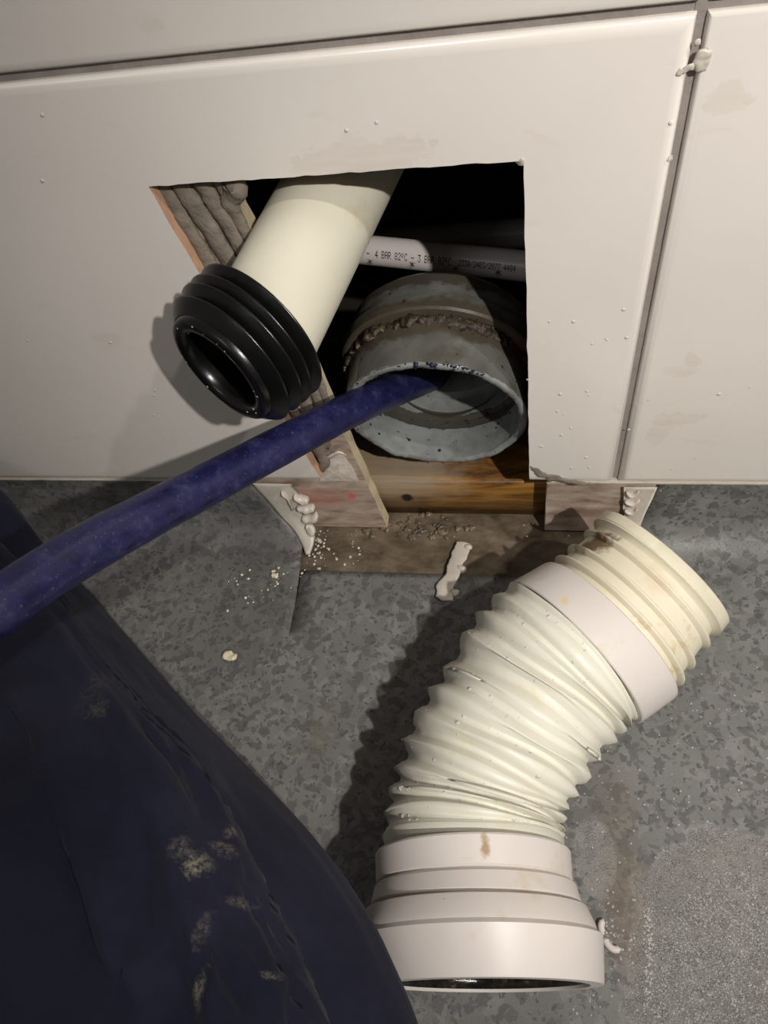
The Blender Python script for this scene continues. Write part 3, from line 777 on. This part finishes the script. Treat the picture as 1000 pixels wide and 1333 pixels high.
# lower collar: rows (left px, right px, radius tweak)
low = [((489, 1112), (743, 1110), 0), ((490, 1150), (746, 1146), 0.0), ((489, 1158), (750, 1154), 0), ((484, 1180), (757, 1176), .0), ((480, 1188), (763, 1184), 0), ((474, 1212), (774, 1206), 0), ((473, 1220), (779, 1214), .0), ((474, 1226), (783, 1220), .0006), ((483, 1285), (787, 1280), .0006)]
rows = [cr(a, b, .060) for a, b, t in low]
for i, (c, h, r) in enumerate(rows): print('low', i, c.round(3), h.round(2), round(r, 4))
axl = nrm(rows[0][0] - rows[-1][0]); hx = nrm(rows[-1][1] + rows[0][1])
base_c = rows[-1][0]
rings = []; prev = None
ctr = [r[0] for r in rows]; rad = [r[2] for r in rows]
def lowring(i, dr=0, ds=0): 
    c = ctr[i].copy(); r = rad[i] + dr; c[2] = max(rad[i], .0) + .0004; return ringv(c - axl * ds, hx, r)
rings = [lowring(0, -.004, .0), lowring(0, -.0008, 0), lowring(0, 0, .0012), lowring(1, 0), lowring(1, -.0016, .001), lowring(2, .0003), lowring(3, 0), lowring(3, -.0018, .0015), lowring(4, .0004), lowring(5, 0, 0), lowring(6, -.0012, 0), lowring(7, .0002, 0), lowring(8, -.0004, -.001), lowring(8, -.001, .0004),
         lowring(8, -.0078, .0006), lowring(8, -.0090, -.002), lowring(8, -.0098, -.03), lowring(4, -.010, 0), lowring(0, -.012, 0)]
g = G(); g.loft(rings, True); autosmooth(put('lower_collar', g.V, g.F, COLLAR, proot), 30)
INS = mat_grime('wet_black_seal'); 
kk = M('wet_black_seal_rubber', .15, .5)
ng = kk.noise(90, 5, .7).outputs[0]; kk.col(kk.ramp(ng, [(.45, lin((14, 13, 12))), (.62, lin((44, 38, 30))), (.75, lin((130, 110, 84)))])); kk.bump(ng, .5)
g = G(); g.loft([lowring(8, -.0088, -.001), lowring(8, -.0112, -.003), lowring(8, -.0115, -.008), lowring(8, -.009, -.012), lowring(8, -.013, -.018), lowring(8, -.0095, -.026), lowring(4, -.0115, 0), lowring(1, -.014, 0)], True, False, True)
put('inner_seal', g.V, g.F, kk.m, proot)
# bellows
cp = [((499, 1094), (735, 1098)), ((502, 1060), (735, 1090)), ((507, 1030), (736, 1080)), ((514, 1002), (738, 1068)), ((527, 964), (741, 1055)), ((542, 934), (756, 1037)), ((559, 902), (768, 1017)),
      ((580, 874), (783, 992)), ((603, 836), (803, 968)), ((622, 810), (813, 956)), ((644, 790), (822, 948)), ((666, 772), (832, 938))]
CB = [cr(a, b, .054) for a, b in cp]
for i, (c, h, r) in enumerate(CB): print('bel', i, c.round(3), round(r, 4))
rings = []; SUB = 12
for i in range(len(CB) - 1):
    c0, h0, r0 = CB[i]; c1, h1, r1 = CB[i + 1]; dep = .0058 if 0 < i < 10 else .003
    for k in range(SUB):
        t = k / SUB; c = c0 + (c1 - c0) * t; h = nrm(h0 + (h1 - h0) * t); r = r0 + (r1 - r0) * t
        dd = dep * (.18 * abs(math.sin(math.pi * t)) + .82 * math.sin(math.pi * t) ** 2) + .0006 * (math.sin(4 * math.pi * t) ** 2)
        r -= dd; c = c.copy(); c[2] = min(r0, r1) + .0
        sgn = i * 1.7
        def wb(a, i=i, t=t): return .0009 * math.sin(2 * a + i * 1.9) * math.sin(math.pi * t) + .0006 * fbm((math.cos(a) * .1, math.sin(a) * .1 + t * .02, i * .3), 22)
        ad = nrm(np.cross(np.array([0, 0, 1.0]), h))
        if ad[1] < 0: ad = -ad
        ring = ringv(c, h, r, 110, wb, tilt=math.radians(np.interp(i + t, [0, 1, 6, 11], [2, 5, 14, 12])), ad=ad)
        # uneven squash of the folds round the girth
        L_ = np.linalg.norm(c1 - c0)
        for j in range(110):
            a = 2 * math.pi * j / 110
            ring[j] = ring[j] + ad * (.10 * L_ * math.sin(a * 3 + i * 2.3) + .0022 * math.sin(a) * math.sin(i * 1.3 + .6))
            if ring[j][2] < .0006: ring[j][2] = .0006
        rings.append(ring)
_c, _h, _r = CB[0]; _c = _c.copy(); _c[2] = _r; rings.insert(0, ringv(_c - axl * .012, _h, _r - .004, 110))
c0, h0, r0 = CB[-1]; c = c0.copy(); c[2] = r0; rings.append(ringv(c, h0, r0 - .003, 110, tilt=math.radians(12), ad=ad))
g = G(); g.loft(rings, True)
bel = put('bellows', g.V, g.F, BELLOWS, proot)
at_ = bel.data.attributes.new('along', 'FLOAT', 'POINT'); at_.data.foreach_set('value', np.repeat(np.arange(len(rings), dtype=np.float32), 110))
BEL = rings
# upper collar and finned spigot
up = [((664, 775), (836, 940), .056), ((701, 738), (870, 896), .056)]
U0, U1 = cr(*up[0]), cr(*up[1])
print('upper', U0[2], U1[2], U0[0], U1[0])
ax_u = nrm(U1[0] - U0[0]); hu = nrm(U0[1] + U1[1]); ax_u = nrm(ax_u - hu * (ax_u @ hu)); Lu = (U1[0] - U0[0]) @ ax_u
RU = (U0[2] + U1[2]) / 2
def upr(t, r, cz=None, n=100):
    c = U0[0] + ax_u * t; c = c + (U1[0] - U0[0] - ax_u * Lu) * (t / Lu) + np.array([.0055, -.0055, 0]) * max(0, min(1, t / Lu)); r = r * (1 - .035 * max(0, min(1, (t - Lu) / .01))); tl = math.radians(np.interp(t, [0, .03, .10], [9, 11, 19])); c[2] = RU * math.cos(tl) + .0004 if cz is None else cz; return ringv(c, hu, r, n, tilt=tl, ad=ax_u)
prf = [(-.0, RU - .004), (-.0, RU - .0006), (.0008, RU), (Lu * .9, RU - .0004), (Lu * .97, RU - .0010), (Lu, RU - .0022), (Lu + .0004, RU - .005), (Lu, RU - .008), (0, RU - .007), (0, RU - .004)]
g = G(); g.loft([upr(t, r) for t, r in prf], True); autosmooth(put('upper_collar', g.V, g.F, COLLAR, proot), 30)
def tax(L, Rr):
    c, h, r = cr(L, Rr, .054); return (c - U0[0]) @ ax_u, r
fl = [tax((719, 728), (876, 893)), tax((739, 715), (891, 875)), tax((769, 696), (911, 856)), tax((797, 676), (934, 838)), tax((808, 673), (943, 812))]
print('fl', fl, 'Lu', Lu)
t1, t2, t3, t4, t5 = [q[0] for q in fl]; t1 -= .001; t2 -= .002; t3 -= .0035; t4 -= .006; t5 -= .0065; rf = [q[1] for q in fl]
core = RU - .0062
prf = [(Lu - .004, core), (Lu + .001, core), (t4, core - .001), (t4 + .001, core - .001)]
g = G(); g.loft([upr(t, r) for t, r in prf], True); put('spigot', g.V, g.F, YELLOWED, proot)
for i, (t, r) in enumerate(fl[:3]):
    r = min(r, RU - .0005 - .0006 * i)
    pr = [(t - .0045, core - .002), (t - .0035, core + .0004), (t - .0016, r - .0018), (t - .0006, r - .0003), (t, r), (t + .0008, r - .0001), (t + .0014, r - .0007), (t + .0012, r - .002), (t + .0016, core + .0003), (t + .002, core - .002)]
    g = G(); g.loft([upr(a, b) for a, b in pr], True); autosmooth(put('fin', g.V, g.F, YELLOWED, proot), 50)
r = rf[3]
r = min(r, RU - .001)
pr = [(t4 - .006, core - .002), (t4 - .004, core), (t4 - .0015, r - .002), (t4 - .0004, r), (t4 + .0006, r - .0006), (t4 + .001, r - .0012), (t4 + .002, r - .0005), (t5 + .0005, r - .0006), (t5 + .0015, r - .002), (t5 + .0014, r - .006), (t5, r - .008), (t3, r - .009)]
ENDC = simple('cream_end_ring', (222, 216, 194), .3, .5, .1, 40)
g = G(); g.loft([upr(a, b) for a, b in pr], True, True, True); autosmooth(put('end_ring', g.V, g.F, ENDC, proot), 40)
# water on the bellows
g = G()
for k in range(120):
    i = random.randrange(4, len(BEL) - 4); j = random.choice(range(16, 55)); p = BEL[i][j]; nn = nrm(np.cross(BEL[i][j + 1] - BEL[i][j - 1], BEL[i + 1][j] - BEL[i - 1][j]))
    if nn @ (CAM - p) < 0: nn = -nn
    drop_mesh(g, p, nn, random.choice([.0005, .0007, .0007, .0010, .0015]), .55)
tag(put('water_droplets', g.V, g.F, WATER, proot), kind='stuff')

# ---- droplets on the tiles
g = G()
spots = [(815, 438), (790, 441), (770, 447), (812, 405), (763, 508), (765, 516), (731, 512), (744, 556), (763, 596), (765, 610), (743, 609), (735, 540), (724, 535), (705, 582), (747, 420), (714, 418), (730, 565), (202, 509), (199, 515), (199, 522), (143, 446), (37, 443), (200, 540), (688, 495), (450, 168), (490, 160), (875, 205), (875, 160), (975, 503), (935, 512), (860, 640), (905, 598), (875, 612), (55, 148), (55, 235), (820, 560)]
for px, py in spots:
    for k in range(random.choice([1, 1, 2])):
        q = onw(px + random.uniform(-2, 2), py + random.uniform(-2, 2)); drop_mesh(g, q, (0, -1, 0), random.uniform(.0006, .0013), .5)
tag(put('water_droplets', g.V, g.F, WATER, wall), kind='stuff')
g = G()
for k in range(420):
    px, py = random.uniform(730, 1000), random.uniform(860, 1333)
    if random.random() < .3: px, py = random.gauss(845, 3), random.uniform(1180, 1300)
    q = onf(px, py); drop_mesh(g, q, (0, 0, 1), random.uniform(.0003, .0008), .6)
for k in range(1500):
    px, py = random.uniform(838, 1000), random.uniform(1135, 1333)
    if (px - 838) / 60 + (py - 1135) / 50 < 1.2 + random.random(): continue
    q = onf(px, py); drop_mesh(g, q, (0, 0, 1), random.uniform(.00025, .0006), .7)
for k in range(60):
    q = onf(random.uniform(480, 760), random.uniform(640, 700)) if k < 10 else onf(random.gauss(800, 14), random.gauss(1205, 22)); q[2] = max(q[2], 0); drop_mesh(g, q, (0, 0, 1), random.uniform(.0003, .0009), .6)
tag(put('water_droplets', g.V, g.F, WATER, floor), kind='stuff')

# ---- sealant remnants
def sheet(name, pxs, thick, mat, project, lumps=.0, parent=None, origin=None, sub=5, nx=10):
    """thin strip between a left and a right measured edge, laid on the covering"""
    Ls_, Rs_ = pxs; A = spline([project(*p) for p in Ls_], sub); B = spline([project(*p) for p in Rs_], sub); n = min(len(A), len(B))
    top = []; 
    for i in range(n):
        row = []
        for j in range(nx + 1):
            t = j / nx; p = A[i] * (1 - t) + B[i] * t; e = min(1, 3.5 * min(t, 1 - t)) * min(1, .3 + min(i, n - 1 - i))
            h = thick * e * (1 + lumps * fbm(p, 230)); row.append(p + np.array([0, -.7, .7]) * h)
        bot = [A[i] * (1 - j / nx) + B[i] * (j / nx) for j in range(nx, -1, -1)]
        top.append(row + bot)
    g = G(); g.loft(top, True, True, True)
    o = put(name, g.V, g.F, mat, parent, origin=origin); return o
def cove(px, py):
    x, s = inv(px, py); y, z = prof(s); return np.array([x, y - .0004, z + .0006])
lf_ = [(326, 629), (346, 650), (366, 673), (384, 692), (393, 708), (398, 722)]
rt_ = [(380, 630), (392, 645), (398, 664), (408, 684), (410, 702), (404, 722)]
s1 = tag(sheet('sealant_remnant', (lf_, rt_), .0016, SEALANT, cove, .3, origin=cove(380, 690)), 'pale sealant strip along the cut vinyl edge left of the hole', 'sealant')
for path, rad in (([(368, 640), (378, 648), (384, 662)], [.0032, .004, .004]), ([(384, 645), (395, 650), (404, 650)], [.004, .005, .004]), ([(388, 660), (400, 662), (412, 660)], [.004, .0055, .004]), ([(394, 674), (406, 674), (416, 670)], [.004, .0055, .0042]), ([(400, 684), (406, 688), (404, 697)], [.0036, .0044, .003])):
    lump('sealant_bead', [cove(*p) + np.array([0, -.002, .002]) for p in path], rad, SEALANT, s1, .35, 150, .8, 14)
lf_ = [(812, 634), (812, 648), (811, 660), (813, 672), (812, 684)]
rt_ = [(856, 634), (849, 650), (842, 664), (836, 678), (832, 690)]
s2 = tag(sheet('sealant_remnant', (lf_, rt_), .0016, SEALANT, cove, .3, origin=cove(830, 670)), 'pale rippled sealant strip at the cut vinyl edge right of the hole', 'sealant')
for path, rad in (([(814, 640), (822, 644), (832, 638)], [.0018, .003, .0018]), ([(812, 652), (822, 655), (833, 650)], [.0018, .003, .0018]), ([(812, 664), (821, 667), (830, 661)], [.0018, .003, .0018])):
    lump('sealant_bead', [cove(*p) + np.array([0, -.002, .002]) for p in path], rad, SEALANT, s2, .35, 150, .8, 14)
# torn piece of sealant lying over the screed edge
pth = [np.array([*onf(*p)[:2], z]) for p, z in (((576, 784), .003), ((582, 766), .0034), ((589, 750), .003), ((595, 732), .0015), ((601, 716), .001), ((604, 706), .0012))]
s3 = lump('sealant_scrap', pth, [.0082, .0066, .0058, .0064, .0070, .0064], SEALANT, None, .35, 110, .22, 22, origin=pth[0])
for p, r_ in (((600, 742), .0040), ((592, 774), .0040), ((609, 714), .0036)):
    c_ = onf(*p); c_[2] = .0028 if p[1] > 745 else .001
    lump('sealant_bead', [c_ + np.array([-.002, -.002, 0]), c_ + np.array([.0005, .0005, .0012]), c_ + np.array([.001, .003, 0])], [r_ * .8, r_, r_ * .7], SEALANT, s3, .35, 160, .7, 14)
tag(s3, 'torn strip of pale sealant lying across the exposed screed edge', 'sealant')
def crumb(px, py, r, label, ln=1.6, mat=CRUMB):
    c_ = onf(px, py); c_[2] = r * .55
    o = lump('sealant_crumb', [c_ + np.array([-r * ln, r * .4, 0]), c_, c_ + np.array([r * ln, -r * .3, 0])], [r * .7, r, r * .9], mat, None, .6, 200, .6, 16, origin=c_)
    return tag(o, label, 'crumb')
crumb(300, 856, .0038, 'cream sealant crumb alone on grey floor beside the navy trousers')
crumb(358, 750, .0020, 'small cream crumb on the floor near the slit in the vinyl')
g = G()
for k in range(60):
    px, py = (random.gauss(372, 16), random.gauss(749, 5)) if k < 34 else (random.uniform(285, 380), random.gauss(765, 12))
    q = onf(px, py); q[2] = .0005; drop_mesh(g, q, rng.normal(0, .2, 3) + np.array([0, 0, 1]), random.choice([.0004, .0006, .0009, .0013]), .7)
tag(put('floor_debris', g.V, g.F, CRUMB, origin=onf(372, 750)), 'sprinkle of tiny cream crumbs on the vinyl left of the slit', 'debris', kind='stuff')
g = G()
for k in range(90):
    px, py = (random.gauss(410, 9), random.gauss(712, 17)) if k < 60 else (random.uniform(400, 480), random.uniform(690, 740))
    if px < 398: continue
    q = onf(px, py, -.0025); drop_mesh(g, q, rng.normal(0, .2, 3) + np.array([0, 0, 1]), random.choice([.0005, .0007, .001, .0014]), .7)
tag(put('screed_debris', g.V, g.F, SEALANT, origin=onf(412, 715)), 'white flecks scattered on the brown screed beside the left sealant', 'debris', kind='stuff')
# two curled shavings beside the connector's lower end
def curl(pxs, rad, label):
    pts_ = spline([np.array([*onf(*p)[:2], .0022]) for p in pxs], 8); n_ = len(pts_) - 1
    g = tube(pts_, [rad * max(.35, min(1, min(i, n_ - i) / 2.5)) for i in range(n_ + 1)], 14)
    return tag(put('plastic_curl', g.V, g.F, CRUMB if False else COLLAR, origin=pts_[n_ // 2]), label, 'shaving')
curl([(785, 1197), (782, 1206), (784, 1214), (786, 1216)], .0021, 'shorter upper white curl beside the lower end of the connector')
curl([(787, 1221), (790, 1229), (798, 1236), (808, 1236)], .0021, 'longer lower white curl beside the lower end of the connector')

# ---- kneeling person: one leg in navy work trousers
person = tag(empty('person', (-.35, -.35, 0)), 'person kneeling at the lower left in dusty navy work trousers, one leg in view', 'person')
# stations from the knee back to the hip: silhouette, fold edge, crease (pixel, depth), then hidden girth
ST_ = [  # (silhouette px, Z), (fold px, Z), (crease px,Z), (crown px,Z)
    (((-60, 590), .60), ((-80, 640), .565), ((-100, 660), .55), ((-150, 700), .53)),
    (((4, 646), .585), ((-20, 690), .535), ((-50, 710), .515), ((-130, 760), .49)),
    (((60, 714), .565), ((35, 745), .50), ((5, 765), .475), ((-100, 820), .44)),
    (((110, 768), .545), ((85, 785), .47), ((50, 800), .44), ((-80, 860), .40)),
    (((180, 848), .515), ((135, 855), .43), ((105, 870), .40), ((-60, 930), .355)),
    (((252, 930), .48), ((190, 925), .395), ((150, 930), .365), ((-40, 1000), .32)),
    (((330, 1010), .445), ((262, 1000), .365), ((192, 1000), .335), ((-20, 1080), .29)),
    (((402, 1087), .41), ((312, 1085), .34), ((222, 1085), .31), ((0, 1170), .265)),
    (((468, 1180), .375), ((352, 1170), .315), ((243, 1160), .29), ((20, 1260), .245)),
    (((515, 1275), .345), ((392, 1255), .295), ((268, 1240), .27), ((30, 1350), .225)),
    (((548, 1365), .32), ((430, 1350), .275), ((290, 1340), .25), ((40, 1450), .21)),
    (((585, 1500), .29), ((475, 1490), .25), ((320, 1490), .23), ((50, 1600), .19)),
    (((620, 1700), .26), ((510, 1700), .23), ((350, 1700), .205), ((60, 1800), .17)),
]
rings = []
for si, (S, F1, F2, CR_) in enumerate(ST_):
    s = at(*S[0], S[1]); f1 = at(*F1[0], F1[1]); f2 = at(*F2[0], F2[1]); c = at(*CR_[0], CR_[1])
    vs_ = nrm(ray(*F1[0])); depth = .022
    f1i = f1 + vs_ * .017 + (s - f1) * .02                           # tucked under the fold's edge
    mid = f1i * .5 + s * .5 - vs_ * .010
    f2i = f2 + vs_ * .002 - (s - f1) * .02
    body = c + (c - s) * .9 + vs_ * .08
    low_ = c + (c - s) * .5 + vs_ * .20 * (.8 if si > 2 else .6); und = s + vs_ * .06 + (c - s) * .25
    for q in (low_, und, body):
        if q[2] < .01: q[2] = .01
    if s[2] < .012: s[2] = .012
    ctrl = [s, s - vs_ * .012 + (mid - s) * .25, mid, f1i, f1, f1 * .8 + f2 * .2 - vs_ * .004, f1 * .45 + f2 * .55 - vs_ * .003, f2i, f2 * .75 + c * .25 + vs_ * .016, f2 * .4 + c * .6 + vs_ * .022, c + vs_ * .03, body, low_, und]
    rings.append(ctrl)
# interpolate along the leg, then round the girth
nc = len(rings[0]); cols = [spline([r[j] for r in rings], 8) for j in range(nc)]
fin_r = []
for i in range(len(cols[0])):
    P_ = [cols[j][i] for j in range(nc)]
    P2 = []; m_ = len(P_)
    for j in range(m_):
        a, b, c, d = P_[j - 1], P_[j], P_[(j + 1) % m_], P_[(j + 2) % m_]
        for t in (0, .2, .4, .6, .8):
            q = .5 * ((2 * b) + (c - a) * t + (2 * a - 5 * b + 4 * c - d) * t * t + (3 * b - 3 * c + d - a) * t ** 3)
            P2.append(q if j not in (3,) else b * (1 - t) + c * t)
    fin_r.append(P2)
for ri, r in enumerate(fin_r):
    cc = sum(r) / len(r); nr = len(r)
    for k in range(nr):
        q = r[k]; a_ = 2 * math.pi * k / nr; dn = nrm(q - cc)
        wr = 1 - 2 * abs(fbm((math.cos(a_ + ri * .012) * 1.6, math.sin(a_ + ri * .012) * 1.6, ri * .028), 1.7, 3)); ed = min(1, k / 12, (nr - k) / 8)
        r[k] = q + dn * (.0050 * (wr - .6)) * ed + np.array([0, 0, .0016 * fbm(q, 22, 3)])
        if r[k][2] < .004: r[k][2] = .004
g = G(); g.loft(fin_r, True, True, True)
from mathutils.bvhtree import BVHTree
_bvh = BVHTree.FromPolygons([Vector(p) for p in g.V], g.F)
def leg_hit(px, py):
    h = _bvh.ray_cast(Vector(CAM), Vector(nrm(ray(px, py)))); return np.array(h[0]) if h[0] is not None else at(px, py, .3)
put('trouser_leg', g.V, g.F, mat_trousers(), person)
print('leg z', [round(float(r[0][2]), 3) for r in rings], 'crown', [round(float(r[10][2]), 3) for r in rings])
